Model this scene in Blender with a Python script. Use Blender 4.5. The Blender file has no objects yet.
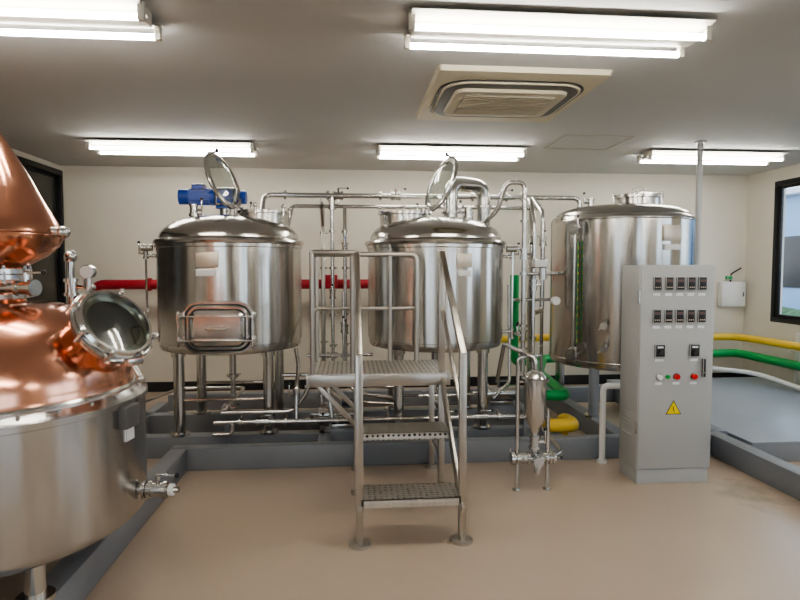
import bpy, bmesh, math, random
from mathutils import Vector, Matrix
random.seed(4)
V=Vector
PI=math.pi
# ---------------------------------------------------------------- materials
def mat(name,col,metal=0.0,rough=0.5,noise=0.0,nscale=(5,5,5),bump=0.0,bscale=40,aniso=0.0,arot=0.0,rvar=0.0,emit=None,spec=0.5,coat=0.0):
    m=bpy.data.materials.new(name); m.use_nodes=True
    nt=m.node_tree; b=nt.nodes['Principled BSDF']
    b.inputs['Base Color'].default_value=(*col,1); b.inputs['Metallic'].default_value=metal
    b.inputs['Roughness'].default_value=rough
    b.inputs['Specular IOR Level'].default_value=spec
    b.inputs['Coat Weight'].default_value=coat
    tc=nt.nodes.new('ShaderNodeTexCoord'); mp=nt.nodes.new('ShaderNodeMapping')
    mp.inputs['Scale'].default_value=nscale
    nt.links.new(tc.outputs['Object'],mp.inputs['Vector'])
    nz=nt.nodes.new('ShaderNodeTexNoise'); nz.inputs['Scale'].default_value=1.0; nz.inputs['Detail'].default_value=4
    nt.links.new(mp.outputs['Vector'],nz.inputs['Vector'])
    mx=nt.nodes.new('ShaderNodeMix'); mx.data_type='RGBA'
    mx.inputs[6].default_value=(*[max(0,c*(1-noise)) for c in col],1)
    mx.inputs[7].default_value=(*[min(1,c*(1+noise)) for c in col],1)
    nt.links.new(nz.outputs['Fac'],mx.inputs[0]); nt.links.new(mx.outputs[2],b.inputs['Base Color'])
    if rvar:
        mr=nt.nodes.new('ShaderNodeMapRange'); mr.inputs[1].default_value=0.3; mr.inputs[2].default_value=0.7
        mr.inputs[3].default_value=max(0.02,rough-rvar); mr.inputs[4].default_value=rough+rvar
        nt.links.new(nz.outputs['Fac'],mr.inputs[0]); nt.links.new(mr.outputs[0],b.inputs['Roughness'])
    if bump:
        n2=nt.nodes.new('ShaderNodeTexNoise'); n2.inputs['Scale'].default_value=bscale
        nt.links.new(tc.outputs['Object'],n2.inputs['Vector'])
        bp=nt.nodes.new('ShaderNodeBump'); bp.inputs['Strength'].default_value=bump; bp.inputs['Distance'].default_value=0.01
        nt.links.new(n2.outputs['Fac'],bp.inputs['Height']); nt.links.new(bp.outputs['Normal'],b.inputs['Normal'])
    if aniso:
        b.inputs['Anisotropic'].default_value=aniso; b.inputs['Anisotropic Rotation'].default_value=arot
        tg=nt.nodes.new('ShaderNodeTangent'); tg.direction_type='RADIAL'; tg.axis='Z'
        nt.links.new(tg.outputs[0],b.inputs['Tangent'])
    if emit:
        b.inputs['Emission Color'].default_value=(*emit[0],1); b.inputs['Emission Strength'].default_value=emit[1]
    return m
STEEL=mat('brushed_steel_shell',(0.57,0.555,0.53),1,0.21,0.12,(18,18,0.2),aniso=0.8,arot=0.25,rvar=0.05)
POT=mat('brushed_steel_pot',(0.58,0.57,0.565),1,0.22,0.12,(18,18,0.2),aniso=0.8,arot=0.25,rvar=0.05)
DOME=mat('polished_steel_dome',(0.62,0.605,0.58),1,0.19,0.05,(4,4,4),rvar=0.04)
PIPE=mat('polished_steel_pipe',(0.62,0.61,0.59),1,0.19,0.05,(6,6,6))
STAIR=mat('satin_steel_stair',(0.50,0.47,0.43),1,0.34,0.1,(8,8,8),rvar=0.06)
COPPER=mat('polished_copper',(0.80,0.41,0.285),1,0.16,0.10,(5,5,5),bump=0.04,bscale=6,rvar=0.04)
FRAME=mat('grey_blue_paint',(0.235,0.25,0.275),0,0.38,0.12,(3,3,3))
DECK=mat('grey_blue_deck',(0.31,0.35,0.39),0,0.35,0.15,(2,2,2))
CAB=mat('cabinet_grey_paint',(0.42,0.425,0.42),0,0.5,0.03,(3,3,3),bump=0.04,bscale=200)
BLACK=mat('black_plastic',(0.012,0.012,0.013),0,0.35)
DARK=mat('dark_rubber',(0.03,0.03,0.032),0,0.6)
BOXG=mat('dark_grey_cover',(0.12,0.115,0.11),0,0.45)
BLUE=mat('blue_motor_paint',(0.02,0.08,0.42),0,0.35,0.1,(9,9,9))
RED=mat('red_pipe_paint',(0.36,0.016,0.03),0,0.4,0.1,(4,4,4))
GREEN=mat('green_pipe_cover',(0.02,0.34,0.09),0,0.4,0.1,(4,4,4))
YELLOW=mat('yellow_pipe_cover',(0.80,0.54,0.06),0,0.4,0.08,(4,4,4))
WHITE=mat('white_plastic',(0.78,0.77,0.75),0,0.4,0.03,(4,4,4))
COND=mat('grey_conduit',(0.50,0.50,0.50),0.2,0.4,0.03,(4,4,4))
LABEL=mat('label_white',(0.80,0.80,0.80),0,0.5)
PLATE=mat('name_plate',(0.62,0.55,0.46),0.6,0.35)
CREAM=mat('cream_plastic',(0.66,0.60,0.46),0,0.5,0.03,(4,4,4))
GRILLE=mat('grille_beige',(0.46,0.42,0.34),0,0.5)
TUBE=mat('lamp_tube_glow',(1,1,1),0,0.5,emit=((1.0,0.965,0.88),39))
FIX=mat('lamp_housing_white',(0.62,0.59,0.52),0,0.4)
REDB=mat('red_button',(0.6,0.01,0.01),0,0.3)
GRNB=mat('green_button',(0.02,0.4,0.08),0,0.3)
WARN=mat('warning_yellow',(0.85,0.65,0.01),0,0.4)
SCREEN=mat('meter_display',(0.12,0.10,0.10),0,0.2,emit=((1,0.2,0.15),0.03))
WALL=mat('cream_wallpaper',(0.71,0.665,0.585),0,0.75,0.04,(2,2,2),bump=0.1,bscale=150)
CEIL=mat('grey_ceiling_board',(0.58,0.58,0.575),0,0.8,0.04,(1.5,1.5,1.5),bump=0.08,bscale=120)
FLOOR=mat('tan_epoxy_floor',(0.475,0.38,0.295),0,0.30,0.10,(1.1,1.1,1.1),bump=0.05,bscale=25)
BASEB=mat('black_baseboard',(0.02,0.02,0.022),0,0.5)
WFRAME=mat('window_black_aluminium',(0.02,0.02,0.022),0.3,0.4)
DGLASS=mat('painted_dark_pane',(0.05,0.048,0.04),0,0.08,0.3,(1,1,1))  # opaque pane, its colour carries the darkness of the room behind
DOORM=mat('added_door_dark_paint',(0.05,0.045,0.04),0,0.4)
BUILD=mat('neighbour_cladding',(0.30,0.45,0.62),0,0.7,0.1,(0.3,0.3,6))
HEDGE=mat('hedge_leaves',(0.06,0.13,0.035),0,0.8,0.7,(14,14,14),bump=0.8,bscale=12)
GROUND=mat('outdoor_asphalt',(0.2,0.2,0.2),0,0.9,0.2,(2,2,2))
# worn, stained patch in the epoxy floor (object space)
nt=FLOOR.node_tree; pb=nt.nodes['Principled BSDF']
tc=[n for n in nt.nodes if n.type=='TEX_COORD'][0]
ds=nt.nodes.new('ShaderNodeVectorMath'); ds.operation='DISTANCE'; ds.inputs[1].default_value=(2.62-.905,3.55-2.3,.1)
nt.links.new(tc.outputs['Object'],ds.inputs[0])
nz=nt.nodes.new('ShaderNodeTexNoise'); nz.inputs['Scale'].default_value=7; nz.inputs['Detail'].default_value=9; nt.links.new(tc.outputs['Object'],nz.inputs['Vector'])
m1=nt.nodes.new('ShaderNodeMapRange'); m1.inputs[1].default_value=0.10; m1.inputs[2].default_value=0.60; m1.inputs[3].default_value=0.22; m1.inputs[4].default_value=-0.30
nt.links.new(ds.outputs['Value'],m1.inputs[0])
ad=nt.nodes.new('ShaderNodeMath'); ad.operation='ADD'; nt.links.new(m1.outputs[0],ad.inputs[0]); nt.links.new(nz.outputs['Fac'],ad.inputs[1])
m2=nt.nodes.new('ShaderNodeMapRange'); m2.inputs[1].default_value=0.55; m2.inputs[2].default_value=0.80; m2.inputs[3].default_value=0; m2.inputs[4].default_value=0.6; nt.links.new(ad.outputs[0],m2.inputs[0])
mx=nt.nodes.new('ShaderNodeMix'); mx.data_type='RGBA'; src=pb.inputs['Base Color'].links[0].from_socket
nt.links.new(m2.outputs[0],mx.inputs[0]); nt.links.new(src,mx.inputs[6]); mx.inputs[7].default_value=(0.22,0.20,0.14,1); nt.links.new(mx.outputs[2],pb.inputs['Base Color'])
# tread plate
TREAD=mat('perforated_tread',(0.62,0.61,0.58),1,0.38)
nt=TREAD.node_tree; vo=nt.nodes.new('ShaderNodeTexVoronoi'); vo.inputs['Scale'].default_value=32
tc=[n for n in nt.nodes if n.type=='TEX_COORD'][0]; nt.links.new(tc.outputs['Object'],vo.inputs['Vector'])
vo.inputs['Randomness'].default_value=0.1
cr=nt.nodes.new('ShaderNodeValToRGB'); cr.color_ramp.elements[0].position=0.24; cr.color_ramp.elements[0].color=(0.05,0.05,0.05,1)
cr.color_ramp.elements[1].position=0.36; cr.color_ramp.elements[1].color=(0.66,0.64,0.60,1)
nt.links.new(vo.outputs['Distance'],cr.inputs['Fac']); nt.links.new(cr.outputs[0],nt.nodes['Principled BSDF'].inputs['Base Color'])
bp=nt.nodes.new('ShaderNodeBump'); bp.inputs['Strength'].default_value=0.6; bp.inputs['Distance'].default_value=0.01
nt.links.new(vo.outputs['Distance'],bp.inputs['Height']); nt.links.new(bp.outputs[0],nt.nodes['Principled BSDF'].inputs['Normal'])
# glass
def glassmat(name,fac,tint):
    G=bpy.data.materials.new(name); G.use_nodes=True; nt=G.node_tree; nt.nodes.clear()
    o=nt.nodes.new('ShaderNodeOutputMaterial'); t=nt.nodes.new('ShaderNodeBsdfTransparent'); g=nt.nodes.new('ShaderNodeBsdfGlossy')
    g.inputs['Roughness'].default_value=0.06; t.inputs['Color'].default_value=(*tint,1); mx=nt.nodes.new('ShaderNodeMixShader'); mx.inputs[0].default_value=fac
    nt.links.new(t.outputs[0],mx.inputs[1]); nt.links.new(g.outputs[0],mx.inputs[2]); nt.links.new(mx.outputs[0],o.inputs[0]); return G
GLASS=glassmat('clear_glass',.08,(0.95,0.97,0.97))
LGLASS=glassmat('tempered_lid_glass',.20,(0.66,0.72,0.68))

# ---------------------------------------------------------------- geometry builder
def frame(p,d,up=None):
    d=V(d).normalized(); a=V(up) if up else (V((0,0,1)) if abs(d.z)<0.95 else V((1,0,0)))
    x=a.cross(d).normalized(); y=d.cross(x)
    m=Matrix((x,y,d)).transposed().to_4x4(); m.translation=V(p); return m
class B:
    def __init__(s,name): s.bm=bmesh.new(); s.mats=[]; s.name=name
    def mi(s,m):
        if m not in s.mats: s.mats.append(m)
        return s.mats.index(m)
    def face(s,vs,i):
        try:
            f=s.bm.faces.new(vs); f.material_index=i; return f
        except ValueError: return None
    def lathe(s,prof,fr,m,seg=48):
        if not isinstance(fr,Matrix): fr=Matrix.Translation(V(fr))
        i=s.mi(m); prev=None
        for r,z in prof:
            if r<1e-5: ring=[s.bm.verts.new(fr@V((0,0,z)))]
            else: ring=[s.bm.verts.new(fr@V((r*math.cos(2*PI*k/seg),r*math.sin(2*PI*k/seg),z))) for k in range(seg)]
            if prev:
                for k in range(seg):
                    a=prev[k%len(prev)]; b=prev[(k+1)%len(prev)]; c=ring[(k+1)%len(ring)]; d=ring[k%len(ring)]
                    q=[]; [q.append(v) for v in (a,b,c,d) if v not in q]
                    if len(q)>2: s.face(q,i)
            prev=ring
    def cyl(s,p0,p1,r,m,r2=None,seg=16):
        p0=V(p0);p1=V(p1); L=(p1-p0).length; r2=r if r2 is None else r2
        s.lathe([(0,0),(r,0),(r2,L),(0,L)],frame(p0,p1-p0),m,seg)
    def sph(s,c,r,m,sz=1.0,seg=16):
        s.lathe([(r*math.sin(a),-r*sz*math.cos(a)) for a in [PI*k/8 for k in range(9)]],V(c),m,seg)
    def torus(s,c,ax,R,r,m,seg=32,rs=8):
        s.lathe([(R+r*math.cos(2*PI*k/rs),r*math.sin(2*PI*k/rs)) for k in range(rs+1)],frame(c,ax),m,seg)
    def box(s,lo,hi,m,bev=0.0,fr=None):
        i=s.mi(m); vs=[]
        for z in (lo[2],hi[2]):
            for x,y in ((lo[0],lo[1]),(hi[0],lo[1]),(hi[0],hi[1]),(lo[0],hi[1])):
                p=V((x,y,z)); vs.append(s.bm.verts.new(fr@p if fr else p))
        fs=[s.face([vs[k] for k in q],i) for q in ((0,3,2,1),(4,5,6,7),(0,1,5,4),(1,2,6,5),(2,3,7,6),(3,0,4,7))]
        if bev:
            es=set(e for f in fs for e in f.edges)
            bmesh.ops.bevel(s.bm,geom=list(es),offset=bev,segments=2,affect='EDGES',profile=0.5)
    def bar(s,p0,p1,w,h,m,bev=0.0):
        p0=V(p0);p1=V(p1); s.box((-w/2,-h/2,0),(w/2,h/2,(p1-p0).length),m,bev,frame(p0,p1-p0))
    def rr(s,fr,w,h,r,z0,z1,m,seg=6,inset=0.0):
        i=s.mi(m)
        def loop(w,h,r,z):
            out=[]
            for cx,cy,a0 in ((w/2-r,h/2-r,0),(-w/2+r,h/2-r,PI/2),(-w/2+r,-h/2+r,PI),(w/2-r,-h/2+r,1.5*PI)):
                for k in range(seg+1):
                    a=a0+PI/2*k/seg; out.append(s.bm.verts.new(fr@V((cx+r*math.cos(a),cy+r*math.sin(a),z))))
            return out
        A=loop(w,h,r,z0); C=loop(w-2*inset,h-2*inset,max(r-inset,.003),z1); n=len(A)
        for k in range(n): s.face([A[k],A[(k+1)%n],C[(k+1)%n],C[k]],i)
        s.face(A[::-1],i); s.face(C,i)
    def tube(s,pts,r,m,bend=None,seg=12):
        pts=[V(p) for p in pts]; bend=bend if bend else r*3
        path=[pts[0]]
        for k in range(1,len(pts)-1):
            a,b,c=pts[k-1],pts[k],pts[k+1]; d1=(a-b); d2=(c-b); t=min(bend,d1.length*.48,d2.length*.48)
            p=b+d1.normalized()*t; q=b+d2.normalized()*t
            for j in range(7):
                u=j/6; path.append(p*(1-u)**2+b*2*u*(1-u)+q*u*u)
        path.append(pts[-1]); i=s.mi(m); prev=None; n=None
        for k,p in enumerate(path):
            d=(path[min(k+1,len(path)-1)]-path[max(k-1,0)])
            if d.length<1e-6: continue
            d.normalize()
            if n is None:
                n=d.orthogonal().normalized()
            else:
                n=(n-d*n.dot(d)).normalized()
            b2=d.cross(n)
            ring=[s.bm.verts.new(p+(n*math.cos(2*PI*j/seg)+b2*math.sin(2*PI*j/seg))*r) for j in range(seg)]
            if prev:
                for j in range(seg): s.face([prev[j],prev[(j+1)%seg],ring[(j+1)%seg],ring[j]],i)
            else: s.face(ring[::-1],i)
            prev=ring
        s.face(prev,i)
    def ferrule(s,p,ax,r,m=None):
        m=m or PIPE; ax=V(ax).normalized(); p=V(p)
        s.cyl(p-ax*.012,p+ax*.012,r*1.75,m,seg=16)
        n=ax.orthogonal().normalized(); s.cyl(p+n*r*1.6,p+n*(r*1.6+.03),.007,m,seg=8)
    def valve(s,p,ax,r,side=(0,-1,0),m=None,handle=None):
        m=m or PIPE; ax=V(ax).normalized(); p=V(p); sd=V(side).normalized()
        s.cyl(p-ax*.045,p-ax*.028,r*1.8,m); s.cyl(p+ax*.028,p+ax*.045,r*1.8,m)
        s.cyl(p-ax*.028,p+ax*.028,r*1.45,m)
        s.cyl(p,p+sd*(r*1.5+.035),.011,m,seg=10)
        q=p+sd*(r*1.5+.035); t=ax.cross(sd)
        s.bar(q-ax*.01,q+ax*.085,.016,.010,handle or m,.003)
        s.sph(q+ax*.09,.012,handle or BLACK,seg=10)
    def done(s,parent=None,loc=None,angle=32):
        bm=s.bm
        bmesh.ops.recalc_face_normals(bm,faces=bm.faces[:])
        me=bpy.data.meshes.new(s.name); 
        xs=[v.co for v in bm.verts]
        lo=V((min(v.x for v in xs),min(v.y for v in xs),min(v.z for v in xs))); hi=V((max(v.x for v in xs),max(v.y for v in xs),max(v.z for v in xs)))
        c=V(((lo.x+hi.x)/2,(lo.y+hi.y)/2,lo.z))
        bmesh.ops.translate(bm,verts=bm.verts[:],vec=-c)
        for f in bm.faces: f.smooth=True
        bm.to_mesh(me); bm.free()
        for m in s.mats: me.materials.append(m)
        me.set_sharp_from_angle(angle=math.radians(angle))
        o=bpy.data.objects.new(s.name,me); bpy.context.collection.objects.link(o)
        if parent: o.parent=parent; o.location=c-parent.location
        else: o.location=c
        return o
def empty(name,loc):
    e=bpy.data.objects.new(name,None); e.empty_display_size=.2; e.location=V(loc); bpy.context.collection.objects.link(e); return e
def arc(r0,z0,r1,z1,n=10,p=1.0):
    out=[]
    for k in range(n+1):
        a=PI/2*k/n; out.append((r1+(r0-r1)*math.cos(a),z0+(z1-z0)*math.sin(a)))
    return out

# ---------------------------------------------------------------- room
XL,XR,YF,YB,H=-3.37,5.18,-2.6,7.2,2.7
def simple(name,lo,hi,m,bev=0):
    b=B(name); b.box(lo,hi,m,bev); return b.done()
simple('floor',(XL-.15,YF-.15,-.1),(XR+.15,YB+.15,0),FLOOR)
simple('ceiling',(XL-.15,YF-.15,H),(XR+.15,YB+.15,H+.1),CEIL)
simple('wall_back',(XL-.15,YB,0),(XR+.15,YB+.15,H),WALL)
simple('wall_left',(XL-.15,YF,0),(XL,YB,H),WALL)
def wall_holes(name,axis,pos,th,a0,a1,holes):
    b=B(name); cur=a0
    def bx(u0,u1,z0,z1):
        if axis=='X': b.box((pos,u0,z0),(pos+th,u1,z1),WALL)
        else: b.box((u0,pos,z0),(u1,pos+th,z1),WALL)
    for (u0,u1,z0,z1) in holes:
        bx(cur,u0,0,H); bx(u0,u1,0,z0); bx(u0,u1,z1,H); cur=u1
    bx(cur,a1,0,H); b.done()
RW=[(0.2,3.2,.84,2.55),(4.2,6.72,.84,2.55)]
FW=[(-2.8,-0.4,.5,2.4),(2.2,4.4,.5,2.4)]
wall_holes('wall_right','X',XR,.15,YF,YB,RW)
wall_holes('wall_front','Y',YF-.15,.15,XL-.15,XR+.15,FW)
def window(name,axis,pos,u0,u1,z0,z1,n=2,glass=GLASS,depth=.08):
    b=B(name)
    def bx(a0,a1,c0,c1,d0,d1,m,bev=0.004):
        if axis=='X': b.box((pos+d0,a0,c0),(pos+d1,a1,c1),m,bev)
        else: b.box((a0,pos+d0,c0),(a1,pos+d1,c1),m,bev)
    w=.06
    bx(u0,u1,z0,z0+w,0,depth,WFRAME); bx(u0,u1,z1-w,z1,0,depth,WFRAME)
    bx(u0,u0+w,z0+w,z1-w,0,depth,WFRAME); bx(u1-w,u1,z0+w,z1-w,0,depth,WFRAME)
    L=(u1-u0-2*w)/n
    for k in range(n):
        s0=u0+w+k*L; s1=s0+L; o=.012+.025*(k%2)
        bx(s0,s0+.045,z0+w,z1-w,o,o+.025,WFRAME); bx(s1-.045,s1,z0+w,z1-w,o,o+.025,WFRAME)
        bx(s0+.045,s1-.045,z0+w,z0+w+.04,o,o+.025,WFRAME); bx(s0+.045,s1-.045,z1-w-.04,z1-w,o,o+.025,WFRAME)
        bx(s0+.045,s1-.045,z0+w+.04,z1-w-.04,o+.01,o+.015,glass,0)
    return b.done()
window('window_1','X',XR,RW[1][0],RW[1][1],.84,2.55,3)
window('added_window_2','X',XR,RW[0][0],RW[0][1],.84,2.55,2)  # unseen window, added to throw daylight onto the steel
window('window_3','X',XL+.001,3.2,7.08,1.02,2.62,3,DGLASS,.08)
window('added_window_4','Y',YF-.1,FW[0][0],FW[0][1],.5,2.4,2)  # unseen window behind the camera, added for bright reflections in the steel
window('added_window_5','Y',YF-.1,FW[1][0],FW[1][1],.5,2.4,2)  # second unseen window, added for the steel to reflect
D0=YF+.003
b=B('added_door_1'); b.box((.3,D0,0),(1.5,D0+.05,2.15),WFRAME,.005); b.box((.36,D0+.05,.02),(.89,D0+.07,2.09),DOORM,.004); b.box((.91,D0+.05,.02),(1.44,D0+.07,2.09),DOORM,.004)  # unseen door, added as a dark shape in the steel reflections
for x in (.85,.95): b.cyl((x,D0+.10,.9),(x,D0+.10,1.15),.012,PIPE); b.cyl((x,D0+.07,.92),(x,D0+.10,.92),.01,PIPE); b.cyl((x,D0+.07,1.13),(x,D0+.10,1.13),.01,PIPE)
b.done()
simple('baseboard_back',(XL,YB-.012,0),(XR,YB,.12),BASEB)
simple('baseboard_left',(XL,YF,0),(XL+.012,YB-.012,.12),BASEB)
simple('baseboard_right',(XR-.012,YF,0),(XR,YB-.012,.12),BASEB)
b=B('trim_1')
x0,x1,y0,y1=1.95,2.6,5.15,5.75
for lo,hi in (((x0,y0),(x1,y0+.012)),((x0,y1-.012),(x1,y1)),((x0,y0),(x0+.012,y1)),((x1-.012,y0),(x1,y1))):
    b.box((lo[0],lo[1],H-.004),(hi[0],hi[1],H),GRILLE)
b.done()
simple('outdoor_ground',(-14,-16,-.5),(26,26,-.3),GROUND)
b=B('neighbour_building'); b.box((11,7,-.3),(18,20,3.3),BUILD,.03)
for k in range(5): b.box((10.96,7.8+k*2.4,1.0),(11.02,9.2+k*2.4,2.3),WFRAME,.01)
b.box((10.8,6.8,3.3),(18.2,20.2,3.45),WHITE,.02); b.done()
b=B('garden_hedge')
for k in range(16):
    b.sph((7.4+random.uniform(-.15,.15),4.5+k*.55,.25+random.uniform(-.1,.1)),.62,HEDGE,sz=1.0+random.uniform(-.1,.2),seg=18)
b.done()

# ---------------------------------------------------------------- light fixtures
def fixture(x0,x1,yc):
    b=B('fluorescent_light_fixture'); z=H
    b.box((x0+.02,yc-.045,z-.075),(x1-.02,yc+.045,z),FIX,.006)
    for sgn in (-1,1):
        fr=Matrix.Translation(V((0,yc+sgn*.04,z-.055)))@Matrix.Rotation(sgn*math.radians(14),4,'X')
        lo=(x0+.01,0,-.004) if sgn>0 else (x0+.01,-.135,-.004); hi=(x1-.01,.135,.0) if sgn>0 else (x1-.01,0,.0)
        b.box(lo,hi,FIX,0,fr)
    for sgn in (-1,1):
        y=yc+sgn*.115
        b.cyl((x0+.03,y,z-.085),(x1-.03,y,z-.085),.015,TUBE,seg=12)
        for e in (x0,x1-.03):
            b.box((e,y-.016,z-.102),(e+.03,y+.016,z-.02),FIX,.004)
    b.done()
for y in (-.3,2.85,5.8):
    for a,c in ((-2.42,-.90),(.28,1.75),(3.02,4.48)): fixture(a,c,y)

# ---------------------------------------------------------------- AC cassette
b=B('ceiling_air_conditioner'); fr=frame((1.07,4.05,H),(0,0,-1),(0,1,0))
b.rr(fr,1.08,1.18,.03,0,.03,CREAM,inset=.012)
b.rr(fr,.96,.86,.20,.03,.036,BLACK)
b.rr(fr,.92,.82,.18,.03,.045,CREAM)
b.rr(fr,.89,.79,.17,.045,.0465,BLACK)
b.rr(fr,.76,.62,.08,.04,.066,CREAM,inset=.012)
b.rr(fr,.62,.48,.03,.066,.068,GRILLE)
for k in range(12): b.box((-.30,-.225+k*.039,.068),(.30,-.208+k*.039,.072),CREAM,0,fr)
b.done()

# ---------------------------------------------------------------- brewing kettles
def lid(b,c,n,R):
    fr=frame(c,n)
    b.lathe([(R-.035,-.010),(R,-.012),(R+.006,0),(R,.014),(R-.035,.012),(R-.035,-.010)],fr,PIPE,48)
    b.torus(c,n,R,.014,PIPE,48,8)
    b.lathe([(0,.045),(R*.35,.040),(R*.7,.026),(R-.033,.006)],fr,LGLASS,48)
def kettle(name,cx,cy,side,door):
    e=empty(name,(cx,cy,.17)); R=.59
    b=B('shell')
    b.lathe([(0,.80),(.10,.80),(.50,.825),(.57,.84),(R-.01,.86),(R-.01,.90),(R,.905),(R,1.66),(R+.012,1.665),(R+.012,1.69),(R,1.695)],(cx,cy,0),STEEL,96); b.done(e)
    b=B('dome')
    b.lathe([(R+.0,1.69),(R+.022,1.695),(R+.026,1.71),(R+.02,1.725),(R-.005,1.735)]+arc(R-.02,1.74,.14,1.935,14)[0:]+[(0,1.942)],(cx,cy,0),DOME,96)
    b.torus((cx,cy,1.80),(0,0,1),.532,.008,DOME,64,6)
    mx=cx+side*.28; my=cy-.06; q=.205
    b.lathe([(q,1.76),(q,1.945),(q+.018,1.95),(q+.018,1.97),(q-.01,1.97),(q-.01,1.92),(0,1.92)],(mx,my,0),DOME,48)
    for k in range(6):
        a=k*2*PI/6+.4; p=V((mx+(q+.025)*math.cos(a),my+(q+.025)*math.sin(a),1.93))
        b.cyl(p,p+V((0,0,.07)),.010,PIPE,seg=8); b.sph(p+V((0,0,.075)),.019,PIPE,seg=8)
    hx=mx-side*(q+.02); hy=my
    maj=V((-side*.36,.02,.93)).normalized()
    n=V((side*.94,-.27,.30)); n=(n-maj*n.dot(maj)).normalized()
    hp=V((hx,hy,1.97)); c=hp+maj*.268
    b.bar(hp+V((0,-.06,0)),hp+V((0,.06,0)),.03,.03,PIPE,.004)
    b.bar(hp,hp+maj*.06,.05,.014,PIPE,.003)
    lid(b,c,n,.242)
    tip=c+maj*.245; b.cyl(tip,tip+n*.05+maj*.01,.010,PIPE,seg=8); b.sph(tip+n*.05+maj*.01,.016,BLACK,seg=10)
    b.tube([c-maj*.19+n*.03,c-maj*.1+n*.085,c+maj*.1+n*.085,c+maj*.19+n*.03],.008,PIPE,bend=.03)
    b.done(e)
    b=B('legs')
    for sx in (-1,1):
        for sy in (-1,1):
            x=cx+sx*.35; y=cy+sy*.35
            b.cyl((x,y,.185),(x,y,.86),.043,PIPE,seg=24); b.cyl((x,y,.17),(x,y,.186),.075,PIPE,seg=24)
            b.cyl((x,y,.80),(x,y,.86),.055,PIPE,seg=24)
    b.cyl((cx,cy,.55),(cx,cy,.81),.03,PIPE); b.tube([(cx,cy,.56),(cx,cy,.36),(cx,cy-.42,.36)],.022,PIPE)
    b.valve((cx,cy-.25,.36),(0,1,0),.022,(1,0,0)); b.ferrule((cx,cy,.58),(0,0,1),.03)
    for sy in (-1,1): b.cyl((cx-.35,cy+sy*.35,.45),(cx+.35,cy+sy*.35,.45),.012,PIPE,seg=10)
    b.done(e)
    b=B('fittings')
    gx=cx+(-.66 if side>0 else .66); s=-1 if side>0 else 1; gy=cy-.12
    b.cyl((cx+s*.56,gy,1.60),(gx,gy,1.60),.014,PIPE); b.cyl((cx+s*.56,gy,.95),(gx,gy,.95),.014,PIPE)
    b.cyl((gx,gy,.88),(gx,gy,1.67),.009,PIPE,seg=10)
    b.valve((gx,gy,1.62),(0,0,1),.012,(s,0,0)); b.valve((gx,gy,.93),(0,0,1),.012,(s,0,0))
    b.cyl((gx+s*.03,gy-.02,1.665),(gx-s*.06,gy-.02,1.665),.028,PIPE,seg=16)
    def plate(a,z,w,h,m):
        p=V((cx+(R)*math.sin(a),cy-(R)*math.cos(a),z)); b.box((-w/2,-h/2,-.012),(w/2,h/2,.008),m,.002,frame(p,(math.sin(a),-math.cos(a),0)))
    if side>0: plate(-.10,1.56,.17,.11,PLATE); plate(-.12,1.465,.15,.055,LABEL)
    else: plate(.25,1.56,.13,.11,PLATE); plate(.25,1.46,.11,.05,LABEL)
    for dx,dy,h in ((side*-.25,-.2,.10),(side*-.35,.2,.12),(side*.05,.35,.14),(side*.4,.28,.12)):
        x=cx+dx; y=cy+dy; rr=math.hypot(dx,dy); z=1.74+.19*math.sqrt(max(0,1-(rr/.58)**2))-.03
        b.cyl((x,y,z),(x,y,z+h),.022,PIPE); b.ferrule((x,y,z+h*.6),(0,0,1),.022)
        b.valve((x,y,z+h),(0,0,1),.02,(side,0,0))
    if door:
        dx=cx+.025; zc=1.055
        Y=cy-R-.05; fr=frame((dx,Y,zc),(0,-1,0))
        b.rr(fr,.48,.35,.10,-.18,0,DOME); b.rr(fr,.52,.39,.12,-.018,-.002,DOME); b.rr(fr,.485,.355,.10,.0,.006,DARK)
        b.rr(fr,.47,.34,.10,.006,.03,DOME,inset=.012); b.rr(fr,.415,.285,.07,.030,.0305,DARK); b.rr(fr,.395,.265,.065,.030,.05,DOME,inset=.03)
        for dz in (.09,-.09):
            b.bar((dx-.28,Y-.068,zc+dz),(dx+.27,Y-.068,zc+dz),.026,.012,PIPE,.003)
            for sx in (-1,1):
                b.cyl((dx+sx*.265,Y+.03,zc+dz),(dx+sx*.265,Y-.11,zc+dz),.010,PIPE,seg=10)
                b.bar((dx+sx*.265,Y-.10,zc+dz-.04),(dx+sx*.265,Y-.10,zc+dz+.04),.016,.016,PIPE,.003)
                b.box((dx+sx*.26-.02,Y-.01,zc+dz-.025),(dx+sx*.26+.02,Y+.03,zc+dz+.025),PIPE,.003)
        b.bar((dx-.28,Y-.04,.94),(dx-.28,Y-.04,1.18),.02,.02,PIPE,.003)
        b.tube([(dx-.07,Y-.05,zc),(dx-.07,Y-.10,zc),(dx+.07,Y-.10,zc),(dx+.07,Y-.05,zc)],.009,PIPE,seg=8)
    b.done(e); return e
k1=kettle('brewing_kettle',-1.0,5.05,1,True)
k2=kettle('brewing_kettle',.75,5.05,-1,False)
b=B('agitator_motor')
my=5.25; mz=2.12
b.cyl((-1.08,my,1.88),(-1.08,my,2.05),.05,PIPE); b.cyl((-1.08,my,2.02),(-1.08,my,2.04),.085,BLUE)
b.box((-1.16,my-.07,2.04),(-.98,my+.07,2.20),BLUE,.02)
b.cyl((-.98,my,mz),(-.90,my,mz),.06,BLUE,seg=24)
b.cyl((-1.16,my,mz),(-1.20,my,mz),.075,BLUE,seg=24); b.cyl((-1.20,my,mz),(-1.42,my,mz),.062,BLUE,seg=24)
for k in range(16):
    a=2*PI*k/16; c=V((0,math.cos(a),math.sin(a)))
    b.bar(V((-1.21,my,mz))+c*.062,V((-1.38,my,mz))+c*.062,.006,.02,BLUE)
b.cyl((-1.39,my,mz),(-1.47,my,mz),.068,BLUE,seg=24); b.box((-1.36,my-.045,mz+.05),(-1.25,my+.045,mz+.11),BLUE,.008)
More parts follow.
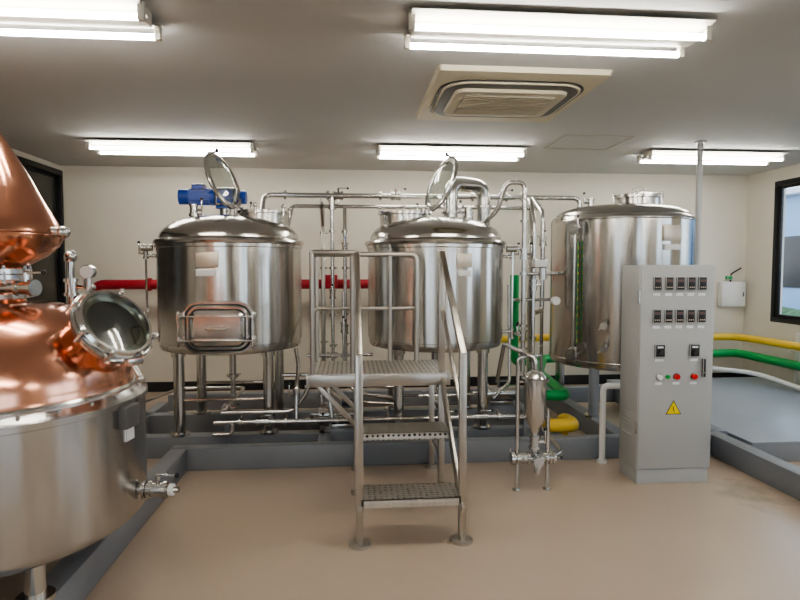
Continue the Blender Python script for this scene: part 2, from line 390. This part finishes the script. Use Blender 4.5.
b.done(k1)
b=B('vapour_duct')
b.tube([(.92,5.25,1.82),(.92,5.25,2.27),(1.27,5.45,2.27),(1.27,5.45,1.2)],.065,PIPE,bend=.12,seg=24)
b.cyl((.92,5.25,1.99),(.92,5.25,2.01),.085,PIPE,seg=24); b.cyl((1.27,5.45,2.07),(1.27,5.45,2.09),.085,PIPE,seg=24)
b.cyl((1.27,5.45,1.15),(1.27,5.45,1.22),.08,PIPE,seg=24)
b.done(k2)

# ---------------------------------------------------------------- hot liquor tank
cx,cy,R=2.60,5.4,.65
t3=empty('hot_liquor_tank',(cx,cy,.15))
b=B('shell')
b.lathe([(0,.52),(.08,.52),(.55,.585),(R-.02,.60),(R-.005,.62),(R,.63),(R,1.93),(R,1.94)],(cx,cy,0),STEEL,96); b.done(t3)
b=B('dome')
b.lathe([(R,1.94),(R-.006,1.96),(R-.025,1.98)]+arc(R-.04,1.985,.20,2.09,10)+[(0,2.095)],(cx,cy,0),DOME,96)
for z in (.66,1.93): b.torus((cx,cy,z),(0,0,1),R,.006,DOME,96,6)
mx=cx+.14
b.lathe([(.20,2.02),(.20,2.15),(.228,2.155),(.228,2.185),(.20,2.195),(.08,2.215),(0,2.22)],(mx,cy-.05,0),DOME,48)
for k in range(6):
    a=k*PI/3; p=V((mx+.24*math.cos(a),cy-.05+.24*math.sin(a),2.12)); b.cyl(p,p+V((0,0,.07)),.009,PIPE,seg=8); b.sph(p+V((0,0,.07)),.016,PIPE,seg=8)
b.tube([(mx-.06,cy-.07,2.20),(mx-.06,cy-.07,2.25),(mx+.06,cy-.07,2.25),(mx+.06,cy-.07,2.20)],.008,PIPE)
b.done(t3)
b=B('legs')
for sx in (-1,1):
    for sy in (-1,1):
        x=cx+sx*.42;y=cy+sy*.42; b.cyl((x,y,.185),(x,y,.66),.045,FRAME if sx<0 and sy<0 else PIPE,seg=24); b.cyl((x,y,.17),(x,y,.187),.08,PIPE,seg=24)
b.done(t3)
b=B('fittings')
a=-math.radians(58)
def pt(r,z,a=a): return V((cx+r*math.sin(a),cy-r*math.cos(a),z))
b.cyl(pt(.62,1.86),pt(.74,1.86),.02,PIPE); b.cyl(pt(.62,.72),pt(.74,.72),.02,PIPE)
b.cyl(pt(.71,.66),pt(.71,1.92),.011,PIPE); b.valve(pt(.71,1.86),(0,0,1),.018); b.valve(pt(.71,.72),(0,0,1),.018)
b.bar(pt(.70,.82)+V((.025,-.005,0)),pt(.70,1.74)+V((.025,-.005,0)),.014,.004,GREEN)
for k in range(12): b.bar(pt(.70,.84+k*.075)+V((.025,-.009,0)),pt(.70,.865+k*.075)+V((.025,-.009,0)),.016,.003,WARN)
for z in (1.86,.72): b.torus(pt(.735,z),(math.sin(a),-math.cos(a),0),.055,.012,PIPE,24,6); b.cyl(pt(.72,z),pt(.745,z),.045,PIPE,seg=20)
a3=-math.radians(35)
for z in (.80,1.0): b.cyl(pt(.63,z,a3),pt(.72,z,a3),.018,PIPE); b.ferrule(pt(.72,z,a3),(math.sin(a3),-math.cos(a3),0),.018)
a4=-math.radians(80)
b.cyl(pt(.63,1.45,a4),pt(.78,1.45,a4),.016,PIPE); b.cyl(pt(.78,1.45,a4),pt(.80,1.45,a4),.045,WHITE,seg=20)
a2=math.radians(14)
for z,w,h,m in ((1.80,.19,.14,PLATE),(1.68,.17,.05,LABEL)):
    p=pt(R,z,a2); b.box((-w/2,-h/2,-.015),(w/2,h/2,.012),m,.002,frame(p,(math.sin(a2),-math.cos(a2),0)))
b.tube([(cx-.3,cy,2.02),(cx-.3,cy,2.15)],.02,PIPE); b.valve((cx-.3,cy,2.12),(0,0,1),.02,(-1,0,0))
b.done(t3)

# ---------------------------------------------------------------- copper pot still
sx,sy=-1.63,2.75
st=empty('copper_pot_still',(sx,sy,.17))
b=B('steel_pot'); R=.65
b.lathe([(0,.30),(.10,.30),(.55,.33),(R-.03,.345),(R-.005,.37),(R,.39),(R,.885),(R+.012,.89),(R+.012,.915),(R,.925),(.60,.95)],(sx,sy,0),POT,128); b.done(st)
b=B('copper_dome')
prof=[(.615,.935),(.60,.96)]+[(.16+.44*math.cos(t)**.9 if math.cos(t)>0 else .16,.965+.385*math.sin(t)**1.05) for t in [PI/2*k/18 for k in range(1,19)]]
prof+=[(.155,1.36),(.15,1.46)]
b.lathe(prof,(sx,sy,0),COPPER,96)
b.done(st)
b=B('copper_onion_head')
b.lathe([(.15,1.47),(.155,1.50),(.19,1.52),(.25,1.555),(.300,1.60),(.320,1.645),(.314,1.675),(.285,1.73),(.232,1.83),(.178,1.94),(.122,2.04),(.075,2.12),(.058,2.2),(.055,2.32)],(sx,sy,0),COPPER,96)
b.torus((sx,sy,1.655),(0,0,1),.318,.006,COPPER,96,6)
b.tube([(sx,sy,2.30),(sx,sy,2.45),(sx-.9,sy+.1,2.40),(sx-1.1,sy+.1,2.2),(sx-1.1,sy+.1,1.7)],.055,COPPER,bend=.15,seg=24)
b.done(st)
b=B('condenser_column')
b.lathe([(0,0),(.14,0),(.14,1.62),(.10,1.70),(0,1.72)],(sx-1.1,sy+.1,0),STEEL,48)
b.done(st)
b=B('neck_flange')
for z in (1.375,1.46,1.485): b.lathe([(.15,z-.01),(.185,z-.01),(.185,z+.01),(.15,z+.01)],(sx,sy,0),PIPE,48)
for k in range(10):
    a=2*PI*k/10; b.cyl((sx+.175*math.cos(a),sy+.175*math.sin(a),1.435),(sx+.175*math.cos(a),sy+.175*math.sin(a),1.51),.009,PIPE,seg=8)
b.tube([(sx+.14,sy-.1,1.415),(sx+.27,sy-.14,1.415)],.022,PIPE); b.valve((sx+.25,sy-.13,1.415),(.95,-.3,0),.02,(0,0,1))
b.sph((sx+.355,sy-.02,1.66),.03,PIPE); b.cyl((sx+.29,sy-.02,1.66),(sx+.35,sy-.02,1.66),.026,PIPE)
b.done(st)
b=B('manway')
n=V((.70,-.40,.59)).normalized(); c=V((-1.02,2.60,1.25))
b.cyl(c-n*.28,c-n*.02,.140,COPPER,r2=.148,seg=48)
fr=frame(c,n); Rm=.172
b.lathe([(.12,-.03),(Rm,-.03),(Rm+.005,-.02),(Rm+.005,0),(.15,.002),(.14,-.02)],fr,PIPE,48)
b.lathe([(.12,.012),(Rm,.010),(Rm+.012,.004),(Rm+.005,.0)],fr,PIPE,48)
b.lathe([(.145,.01),(Rm-.004,.012),(Rm,.022),(Rm-.01,.036),(.15,.036),(.145,.01)],fr,PIPE,48)
b.lathe([(0,.045),(.08,.040),(.148,.026)],fr,LGLASS,48)
b.cyl(c-n*.005,c+n*.004,.146,DARK,seg=48)
for k in range(8):
    a=2*PI*k/8+.2; p=fr@V(((Rm+.008)*math.cos(a),(Rm+.008)*math.sin(a),-.03)); b.cyl(p,p+n*.07,.008,PIPE,seg=8); b.sph(p+n*.07,.013,PIPE,seg=8)
b.bar(fr@V((-.04,-.19,.01)),fr@V((.04,-.19,.01)),.03,.03,PIPE,.004)
b.cyl(fr@V((0,-.18,0)),fr@V((0,-.27,.0)),.012,PIPE); b.sph(fr@V((0,-.27,0)),.018,PIPE)
b.done(st)
b=B('pot_fittings')
aa=math.radians(80)
def pp(r,z,a=aa): return V((sx+r*math.sin(a),sy-r*math.cos(a),z))
b.box((-.055,-.05,-.01),(.055,.05,.03),BOXG,.008,frame(pp(.655,.845),(math.sin(aa),-math.cos(aa),0)))
b.box((-.035,-.03,-.004),(.035,.03,.004),LABEL,.001,frame(pp(.652,.76,math.radians(82)),(math.sin(math.radians(82)),-math.cos(math.radians(82)),0)))
q=pp(.63,.46,math.radians(92)); d=V((.99,-.1,0)).normalized()
b.cyl(q-d*.02,q+d*.07,.028,PIPE); b.cyl(q+d*.035,q+d*.05,.045,PIPE); b.valve(q+d*.10,d,.022,(0,0,1)); b.cyl(q+d*.13,q+d*.2,.02,PIPE,r2=.014); b.cyl(q+d*.155,q+d*.175,.028,WHITE)
b.tube([(-1.45,3.17,1.05),(-1.45,3.17,1.55)],.02,PIPE); b.valve((-1.45,3.17,1.40),(0,0,1),.022,(1,0,0)); b.sph((-1.45,3.17,1.56),.035,PIPE)
b.tube([(-1.45,3.17,1.34),(-1.36,3.17,1.34),(-1.36,3.17,1.46)],.014,PIPE); b.cyl((-1.36,3.14,1.48),(-1.36,3.18,1.48),.032,WHITE,seg=24); b.cyl((-1.36,3.145,1.48),(-1.36,3.185,1.48),.036,PIPE,seg=24)
b.torus((sx,sy,.955),(0,0,1),.60,.012,PIPE,96,6)
for k in range(28):
    a=2*PI*k/28; b.cyl((sx+.63*math.cos(a),sy+.63*math.sin(a),.925),(sx+.63*math.cos(a),sy+.63*math.sin(a),.945),.008,PIPE,seg=6)
b.done(st)
b=B('legs')
for dx in (-.37,.37):
    for dy in (-.37,.37):
        b.cyl((sx+dx,sy+dy,.19),(sx+dx,sy+dy,.36),.04,PIPE,seg=24); b.cyl((sx+dx,sy+dy,.17),(sx+dx,sy+dy,.19),.07,PIPE,seg=24)
b.done(st)

# ---------------------------------------------------------------- base frame
b=B('steel_base_frame')
def hb(x0,x1,y0,y1,z1=.17,z0=0): b.box((x0,y0,z0),(x1,y1,z1),FRAME,.006)
hb(-1.32,2.88,4.33,4.43); hb(-1.32,-1.20,.9,4.33); hb(-2.06,-1.94,.9,4.33); hb(2.88,3.0,2.2,4.43)
hb(-1.94,-1.32,1.6,1.7); hb(-1.94,-1.32,3.35,3.45); hb(-1.94,-1.32,.9,1.0)
for y in (4.64,5.34): hb(-1.9,1.6,y,y+.12)
for x in (-1.9,-.25,1.6): hb(x,x+.1,4.43,5.9)
hb(2.12,2.24,4.43,6.2); hb(2.96,3.08,4.43,6.2); hb(-1.9,3.08,6.2,6.3)
b.done()
b=B('raised_deck'); b.box((3.09,4.15,0),(5.05,6.7,.14),FRAME,.006); b.box((3.09,4.15,.14),(5.05,6.7,.155),DECK,.003)
b.done()

# ---------------------------------------------------------------- stair platform
b=B('access_stair_platform')
XA,XB=.05,.61
for x in (XA,XB):
    b.bar((x,3.07,.03),(x,3.07,1.04),.04,.04,STAIR,.004)
    b.cyl((x,3.07,0),(x,3.07,.015),.06,STAIR,seg=24); b.cyl((x,3.07,.015),(x,3.07,.04),.02,STAIR)
    b.bar((x,3.06,1.03),(x,3.80,1.60),.035,.035,STAIR,.004)
    b.bar((x,3.07,.70),(x,3.80,1.25),.022,.022,STAIR,.003)
    b.bar((x,3.80,.80),(x,3.80,1.60),.04,.04,STAIR,.004)
    b.bar((x,3.05,.17),(x,3.80,.78),.02,.09,STAIR,.003)
    for y in (3.80,4.26):
        b.bar((x,y,.02),(x,y,.76),.04,.04,STAIR,.004); b.cyl((x,y,0),(x,y,.03),.045,STAIR)
    b.bar((x,3.80,.25),(x,4.26,.25),.03,.03,STAIR,.003)
b.bar((XA,4.26,.25),(XB,4.26,.25),.03,.03,STAIR,.003)
for yy,z in ((3.04,.26),(3.40,.52)):
    b.box((XA+.01,yy,z-.004),(XB-.01,yy+.22,z),TREAD); b.box((XA+.01,yy,z-.045),(XB-.01,yy+.006,z),TREAD); b.box((XA+.01,yy+.214,z-.045),(XB-.01,yy+.22,z),STAIR)
    for x in (XA+.012,XB-.022): b.box((x,yy,z-.04),(x+.01,yy+.22,z-.004),STAIR)
b.box((-.26,3.76,.80),(.64,4.32,.808),TREAD)
for lo,hi in (((-.26,3.74,.73),(.64,3.76,.805)),((-.26,4.32,.73),(.64,4.34,.805)),((-.28,3.74,.73),(-.26,4.34,.805)),((.64,3.74,.73),(.66,4.34,.805))): b.box(lo,hi,STAIR,.002)
for y in (3.80,4.26):
    b.bar((XA,y,.45),(-.22,y,.74),.03,.03,STAIR,.003)
for x,y in ((-.24,3.78),(-.24,4.30),(.02,3.80),(.30,4.30)):
    b.tube([(x,y,.80),(x,y,1.60)],.017,STAIR)
b.tube([(-.24,3.78,1.60),(-.24,4.30,1.60),(.50,4.30,1.60),(.50,4.30,.80)],.019,STAIR,bend=.05)
b.tube([(-.24,3.78,1.20),(-.24,4.30,1.20),(.50,4.30,1.20)],.013,STAIR,bend=.04)
b.tube([(-.24,3.78,1.60),(.04,3.79,1.60)],.019,STAIR)
b.done()

# ---------------------------------------------------------------- control cabinet
b=B('control_panel_cabinet')
x0,x1,yf,yb,zt=1.97,2.51,3.78,4.05,1.52
b.box((x0+.01,yf+.015,0),(x1-.01,yb,.10),CAB,.004)
b.box((x0,yf+.012,.10),(x1,yb,zt),CAB,.006)
b.box((x0+.006,yf,.11),(x1-.006,yf+.012,zt-.008),CAB,.004)
def fx(u): return 1.97+(u-636)*.00692
def fz(v): return 1.52-.00697*(v-265)
for v in (283,315):
    for u in (653,665,676.5,688,699.5):
        X,Z=fx(u),fz(v)
        b.box((X-.029,yf-.014,Z-.046),(X+.029,yf,Z+.046),BLACK,.004)
        b.box((X-.020,yf-.0155,Z+.010),(X+.020,yf-.014,Z+.028),SCREEN)
        for k in (-1,0,1): b.box((X+k*.014-.004,yf-.016,Z-.03),(X+k*.014+.004,yf-.014,Z-.022),PLATE)
        b.box((X-.024,yf-.002,Z-.085),(X+.024,yf,Z-.066),LABEL)
for u in (657,693):
    X,Z=fx(u),fz(349); b.box((X-.036,yf-.014,Z-.044),(X+.036,yf,Z+.044),BLACK,.004); b.cyl((X,yf-.014,Z-.01),(X,yf-.035,Z-.01),.018,DARK)
    b.box((X-.02,yf-.0155,Z+.018),(X+.02,yf-.014,Z+.030),LABEL); b.box((X-.03,yf-.002,Z-.075),(X+.03,yf,Z-.058),LABEL)
for u,m in ((657,LABEL),(675,REDB),(693,REDB)):
    X,Z=fx(u),fz(375); b.cyl((X,yf,Z),(X,yf-.008,Z),.025,PIPE); b.cyl((X,yf-.008,Z),(X,yf-.026,Z),.018,m); b.box((X-.024,yf-.002,Z-.055),(X+.024,yf,Z-.038),LABEL)
X,Z=fx(666),fz(375); b.cyl((X,yf,Z),(X,yf-.012,Z),.014,GRNB)
b.box((fx(703)-.012,yf-.02,fz(376)),(fx(703)+.012,yf,fz(357)),BLACK,.004); b.cyl((fx(703),yf-.02,fz(371)),(fx(703),yf-.028,fz(371)),.008,PIPE,seg=10)
X,Z=fx(673),fz(408)
for sc,y,m in ((.066,yf-.002,BLACK),(.057,yf-.003,WARN)):
    i=b.mi(m); b.face([b.bm.verts.new(V((X+sc*math.cos(a),y,Z+sc*math.sin(a)))) for a in (PI/2,PI/2+2*PI/3,PI/2+4*PI/3)],i)
b.bar((X-.004,yf-.0045,Z+.022),(X+.004,yf-.0045,Z-.018),.007,.002,BLACK)
for k in range(6): b.box((x0-.004,yf+.08,.32+k*.03),(x0,yb-.05,.335+k*.03),CAB,.001)
for z in (.4,1.3): b.cyl((x0-.006,yf+.004,z-.04),(x0-.006,yf+.004,z+.04),.007,PIPE,seg=8)
b.done()
b=B('electrical_conduit'); b.cyl((3.32,5.3,.155),(3.32,5.3,H),.026,COND); b.cyl((3.32,5.3,H-.02),(3.32,5.3,H),.05,COND); b.cyl((3.32,5.3,.155),(3.32,5.3,.17),.05,COND); b.done()
b=B('electrical_box'); b.box((4.80,7.09,1.0),(5.12,7.197,1.32),WHITE,.008); b.box((4.815,7.082,1.015),(5.105,7.09,1.305),WHITE,.003); b.box((5.07,7.075,1.13),(5.085,7.083,1.19),BLACK,.002)
b.tube([(4.96,7.17,1.31),(4.96,7.17,1.42),(5.1,7.17,1.5)],.010,DARK); b.box((4.90,7.14,1.35),(4.97,7.195,1.40),GREEN,.005); b.done()

# ---------------------------------------------------------------- filter unit
b=B('filter_pump_unit'); fxx,fyy=1.22,3.76
b.lathe([(0,.40),(.03,.40),(.035,.43),(.062,.47),(.074,.50),(.074,.74),(.092,.742),(.092,.765),(.074,.768),(.055,.80),(.02,.82),(0,.82)],(fxx+.02,fyy,0),PIPE,32)
for dx in (-.10,.11):
    b.cyl((fxx+dx,fyy,.0),(fxx+dx,fyy,.86 if dx<0 else .55),.014,PIPE); b.cyl((fxx+dx,fyy,0),(fxx+dx,fyy,.008),.03,PIPE)
b.cyl((fxx-.10,fyy,.5),(fxx+.11,fyy,.5),.010,PIPE,seg=10)
b.cyl((fxx-.10,fyy,.74),(fxx+.02,fyy,.74),.010,PIPE,seg=10)
b.tube([(fxx-.14,fyy,.22),(fxx+.16,fyy,.22)],.024,PIPE); b.tube([(fxx+.02,fyy,.41),(fxx+.02,fyy,.22)],.022,PIPE)
b.valve((fxx-.06,fyy,.22),(1,0,0),.024,(0,-1,.3)); b.valve((fxx+.09,fyy,.22),(1,0,0),.024,(0,-1,.3)); b.valve((fxx+.02,fyy,.33),(0,0,1),.022,(1,-.3,0))
b.cyl((fxx+.02,fyy-.02,.22),(fxx+.02,fyy-.10,.22),.035,PIPE); b.cyl((fxx+.02,fyy-.06,.26),(fxx+.02,fyy-.06,.14),.02,PIPE)
b.ferrule((fxx-.13,fyy,.22),(1,0,0),.024); b.ferrule((fxx+.15,fyy,.22),(1,0,0),.024)
b.tube([(fxx+.02,fyy,.81),(fxx+.02,fyy,.90),(fxx-.06,fyy+.1,.93),(fxx-.06,fyy+.5,.93),(fxx-.06,fyy+.7,.60)],.016,PIPE)
b.tube([(fxx-.10,fyy,.86),(fxx-.10,fyy,.90),(fxx+.08,fyy+.1,.90)],.01,PIPE)
b.tube([(fxx+.15,fyy,.22),(fxx+.25,fyy+.1,.22),(fxx+.30,fyy+.9,.25),(fxx+.30,fyy+1.14,.6)],.018,PIPE)
b.done()

# ---------------------------------------------------------------- process piping
b=B('process_piping')
b.tube([(-.80,5.40,1.86),(-.80,5.62,2.19),(1.05,5.62,2.19),(2.28,5.62,2.19),(2.28,5.62,2.02)],.024,PIPE)
b.tube([(-.55,5.3,1.85),(-.55,5.74,2.10),(.2,5.74,2.10),(1.95,5.74,2.10),(1.95,5.74,.35)],.019,PIPE)
for x in (-.6,-.2,.3,1.2,1.7): b.ferrule((x,5.62,2.19),(1,0,0),.024)
for x in (-.1,.45,1.5): b.valve((x,5.62,2.19),(1,0,0),.024,(0,-.3,1))
for x,y0,z1 in ((-.16,5.62,.45),(-.04,5.70,.35),(-.26,5.9,.3)):
    b.tube([(x,5.62,2.19 if y0<5.65 else 2.08),(x,y0,1.9),(x,y0,z1),(x+.2,5.2,z1),(.4,5.05,z1)],.019,PIPE)
    for z in (2.02,1.5,1.05,.75): b.ferrule((x,y0,z if z<1.9 else 1.85),(0,0,1),.019)
b.valve((-.16,5.62,2.1),(0,0,1),.02,(1,-.2,0)); b.valve((-.16,5.62,1.25),(0,0,1),.02,(0,-1,0)); b.valve((-.04,5.7,1.7),(0,0,1),.02,(0,-1,0),handle=BLUE)
b.valve((-.04,5.7,.9),(0,0,1),.02,(0,-1,0))
b.tube([(1.10,5.15,1.80),(1.28,4.95,2.0),(1.34,4.9,2.23),(1.50,4.9,2.23),(1.50,4.9,.6)],.020,PIPE,bend=.06)
b.tube([(1.62,5.62,2.19),(1.62,5.1,2.1),(1.62,5.0,1.9),(1.62,5.0,.4),(1.5,4.75,.4)],.018,PIPE,bend=.06)
b.tube([(1.80,5.62,2.19),(1.80,5.3,2.0),(1.80,5.3,1.1),(1.62,5.0,1.1)],.022,PIPE,bend=.06)
b.tube([(1.40,5.0,1.35),(1.40,4.95,.5),(1.2,4.75,.4)],.014,PIPE)
for z in (1.9,1.45,1.0,.8): b.ferrule((1.5,4.9,z),(0,0,1),.02); b.ferrule((1.62,5.0,z-.12),(0,0,1),.018)
b.valve((1.5,4.9,1.62),(0,0,1),.02,(1,0,0)); b.valve((1.62,5.0,1.35),(0,0,1),.018,(1,-.4,0)); b.valve((1.8,5.3,1.75),(0,0,1),.022,(0,-1,0)); b.valve((1.5,4.9,.92),(0,0,1),.02,(-1,-.4,0))
b.tube([(1.50,4.9,1.45),(1.80,4.9,1.45)],.014,PIPE); b.tube([(1.40,5.0,1.22),(1.85,5.0,1.22)],.014,PIPE)
b.box((1.58,4.86,1.50),(1.70,4.94,1.58),WHITE,.01); b.cyl((1.66,4.88,1.40),(1.66,4.88,1.50),.03,PIPE)
b.cyl((1.76,4.86,1.22),(1.76,4.80,1.22),.035,WHITE,seg=20)
b.tube([(-1.05,4.55,.30),(-.20,4.55,.30),(.2,4.55,.30),(1.45,4.55,.30)],.020,PIPE)
b.tube([(-1.0,4.62,.36),(-.45,4.62,.36),(-.35,4.62,.5),(-.3,4.62,.62),(-.12,5.3,.62)],.018,PIPE)
b.tube([(-.9,4.50,.30),(-.9,4.50,.22),(-1.05,4.50,.22)],.016,PIPE)
for x in (-.85,-.5,-.1,.3,.9,1.2): b.ferrule((x,4.55,.30),(1,0,0),.02)
for x in (-.68,-.3,.75,1.05): b.valve((x,4.55,.30),(1,0,0),.02,(0,-.5,1))
b.tube([(-.45,4.9,.82),(-.42,4.8,.70),(-.42,4.6,.55),(-.42,4.56,.30)],.017,PIPE)
b.tube([(-.30,5.2,1.1),(-.28,4.95,.95),(-.30,4.8,.7),(-.18,4.6,.6),(-.14,4.56,.30)],.016,PIPE,bend=.1)
b.tube([(-.55,4.8,.62),(-.2,4.8,.62),(.05,4.8,.5),(.05,4.6,.4)],.016,PIPE,bend=.1)
b.tube([(-.36,5.0,.75),(.2,5.0,.75)],.014,PIPE); b.tube([(-.38,4.9,.5),(-.05,4.9,.5),(-.05,4.9,1.3)],.014,PIPE)
b.valve((-.42,4.6,.5),(0,0,1),.017,(-1,-.5,0)); b.valve((-.3,4.8,.62),(1,0,0),.017,(0,-1,0)); b.valve((-.15,5.0,.75),(1,0,0),.015,(0,-1,0)); b.valve((-.05,4.9,1.0),(0,0,1),.015,(0,-1,0))
b.tube([(-1.0,5.05,.36),(-1.0,5.6,.36),(-1.6,5.6,.36),(-1.72,4.8,.4),(-1.72,4.8,.75),(-1.62,4.9,.86)],.015,PIPE,bend=.08)
b.valve((-1.72,4.8,.72),(0,0,1),.015,(-1,0,0)); b.ferrule((-1.72,4.8,.55),(0,0,1),.015)
for x in (-.95,.15,1.42): b.bar((x,4.55,.0),(x,4.55,.29),.03,.03,FRAME)
for x,y in ((-.26,5.62),(1.95,5.9)):
    b.bar((x,y+.25,.0),(x,y+.25,2.14),.04,.04,STAIR,.004); b.bar((x,y+.25,2.14),(x,y-.06,2.14),.03,.03,STAIR)
b.done()
def pump(x,y):
    b=B('transfer_pump')
    b.box((x-.16,y-.08,.17),(x+.18,y+.08,.185),FRAME,.003)
    b.box((x-.10,y-.05,.185),(x+.12,y+.05,.23),PIPE,.004)
    b.cyl((x-.12,y,.30),(x+.16,y,.30),.075,PIPE,seg=24); b.cyl((x-.16,y,.30),(x-.12,y,.30),.10,PIPE,seg=24)
    b.cyl((x-.20,y,.30),(x-.16,y,.30),.09,PIPE,seg=24); b.cyl((x-.18,y,.38),(x-.18,y,.50),.02,PIPE); b.ferrule((x-.18,y,.46),(0,0,1),.02)
    b.cyl((x-.20,y,.30),(x-.27,y,.30),.02,PIPE); b.box((x-.02,y-.04,.37),(x+.08,y+.04,.42),BLACK,.006); b.done()
pump(-.05,4.74); pump(1.44,5.42)
# ---------------------------------------------------------------- coloured pipes
b=B('red_pipe')
b.tube([(-2.90,6.9,0),(-2.90,6.9,1.31),(-.1,6.9,1.31),(.75,6.9,1.31),(1.6,6.9,1.31)],.056,RED,bend=.12,seg=20)
for x in (-2.3,-.75,.3): b.cyl((x,6.9,1.31),(x+.03,6.9,1.31),.075,RED,seg=20)
b.box((-.30,6.80,1.26),(-.14,7.0,1.42),RED,.01); b.cyl((-2.9,6.9,0),(-2.9,6.9,.03),.08,RED,seg=20)
b.done()
b=B('green_pipe')
b.tube([(1.87,6.45,1.42),(1.87,6.45,.42),(2.4,6.72,.42),(4.93,6.95,.42),(4.97,6.6,.41),(4.97,1.0,.42)],.052,GREEN,bend=.12,seg=20)
b.tube([(1.66,5.2,.33),(2.02,5.18,.31),(2.05,6.1,.36),(2.3,6.70,.42)],.050,GREEN,bend=.12,seg=20)
for z in (1.1,.8): b.cyl((1.87,6.45,z),(1.87,6.45,z+.03),.065,GREEN,seg=20)
b.done()
b=B('yellow_pipe')
b.tube([(1.68,6.62,1.2),(1.68,6.62,.66),(2.3,6.8,.66),(4.93,7.0,.62),(5.0,6.6,.62),(5.0,1.0,.62)],.045,YELLOW,bend=.12,seg=20)
b.tube([(1.56,4.49,.235),(1.80,4.49,.225),(1.86,4.70,.20),(1.86,4.9,.18),(1.86,4.9,0)],.055,YELLOW,bend=.10,seg=20)
b.done()
b=B('pipe_support_bracket')
for y in (6.2,4.9,3.6,2.3): 
    b.box((5.02,y,.34),(5.165,y+.04,.36),WHITE); b.box((5.05,y,.54),(5.165,y+.04,.56),WHITE); b.box((5.13,y,.155),(5.165,y+.04,.75),WHITE)
b.done()
b=B('white_drain_pipe')
b.tube([(3.4,6.5,.182),(3.4,6.6,.30),(4.1,6.6,.32),(4.7,6.3,.28),(4.85,5.8,.20),(4.85,5.6,.182)],.026,WHITE,bend=.15)
b.done()
b=B('cabinet_cable_duct')
b.tube([(1.94,4.26,.0),(1.94,4.26,.60),(2.08,4.20,.60),(2.08,4.06,.60)],.024,WHITE,bend=.05); b.cyl((1.94,4.26,0),(1.94,4.26,.02),.04,WHITE)
b.done()
b=B('hose_tray'); b.box((-2.3,4.55,0),(-1.95,5.3,.16),BLACK,.01)
b.torus((-2.12,4.9,.18),(0,0,1),.13,.02,GREEN,32,8); b.torus((-2.12,4.9,.215),(0,0,1),.12,.02,GREEN,32,8); b.done()

# ---------------------------------------------------------------- world, lights, camera
w=bpy.data.worlds.new('sky'); bpy.context.scene.world=w; w.use_nodes=True; nt=w.node_tree
bg=nt.nodes['Background']; tc=nt.nodes.new('ShaderNodeTexCoord'); sp=nt.nodes.new('ShaderNodeSeparateXYZ'); cr=nt.nodes.new('ShaderNodeValToRGB')
nt.links.new(tc.outputs['Generated'],sp.inputs[0]); nt.links.new(sp.outputs['Z'],cr.inputs[0]); nt.links.new(cr.outputs[0],bg.inputs[0])
cr.color_ramp.elements[0].color=(0.80,0.88,0.98,1); cr.color_ramp.elements[1].color=(0.35,0.55,0.90,1)
bg.inputs[1].default_value=3.6
cam=bpy.data.cameras.new('camera'); co=bpy.data.objects.new('camera',cam); bpy.context.collection.objects.link(co)
cam.lens=26.1; cam.sensor_width=36; cam.clip_start=.05
co.location=(0,0,1.5); co.rotation_euler=(math.radians(90-3.16),0,math.radians(-5))
bpy.context.scene.camera=co
try: bpy.context.scene.view_settings.look='AgX - Medium High Contrast'
except Exception as ex: print(ex)
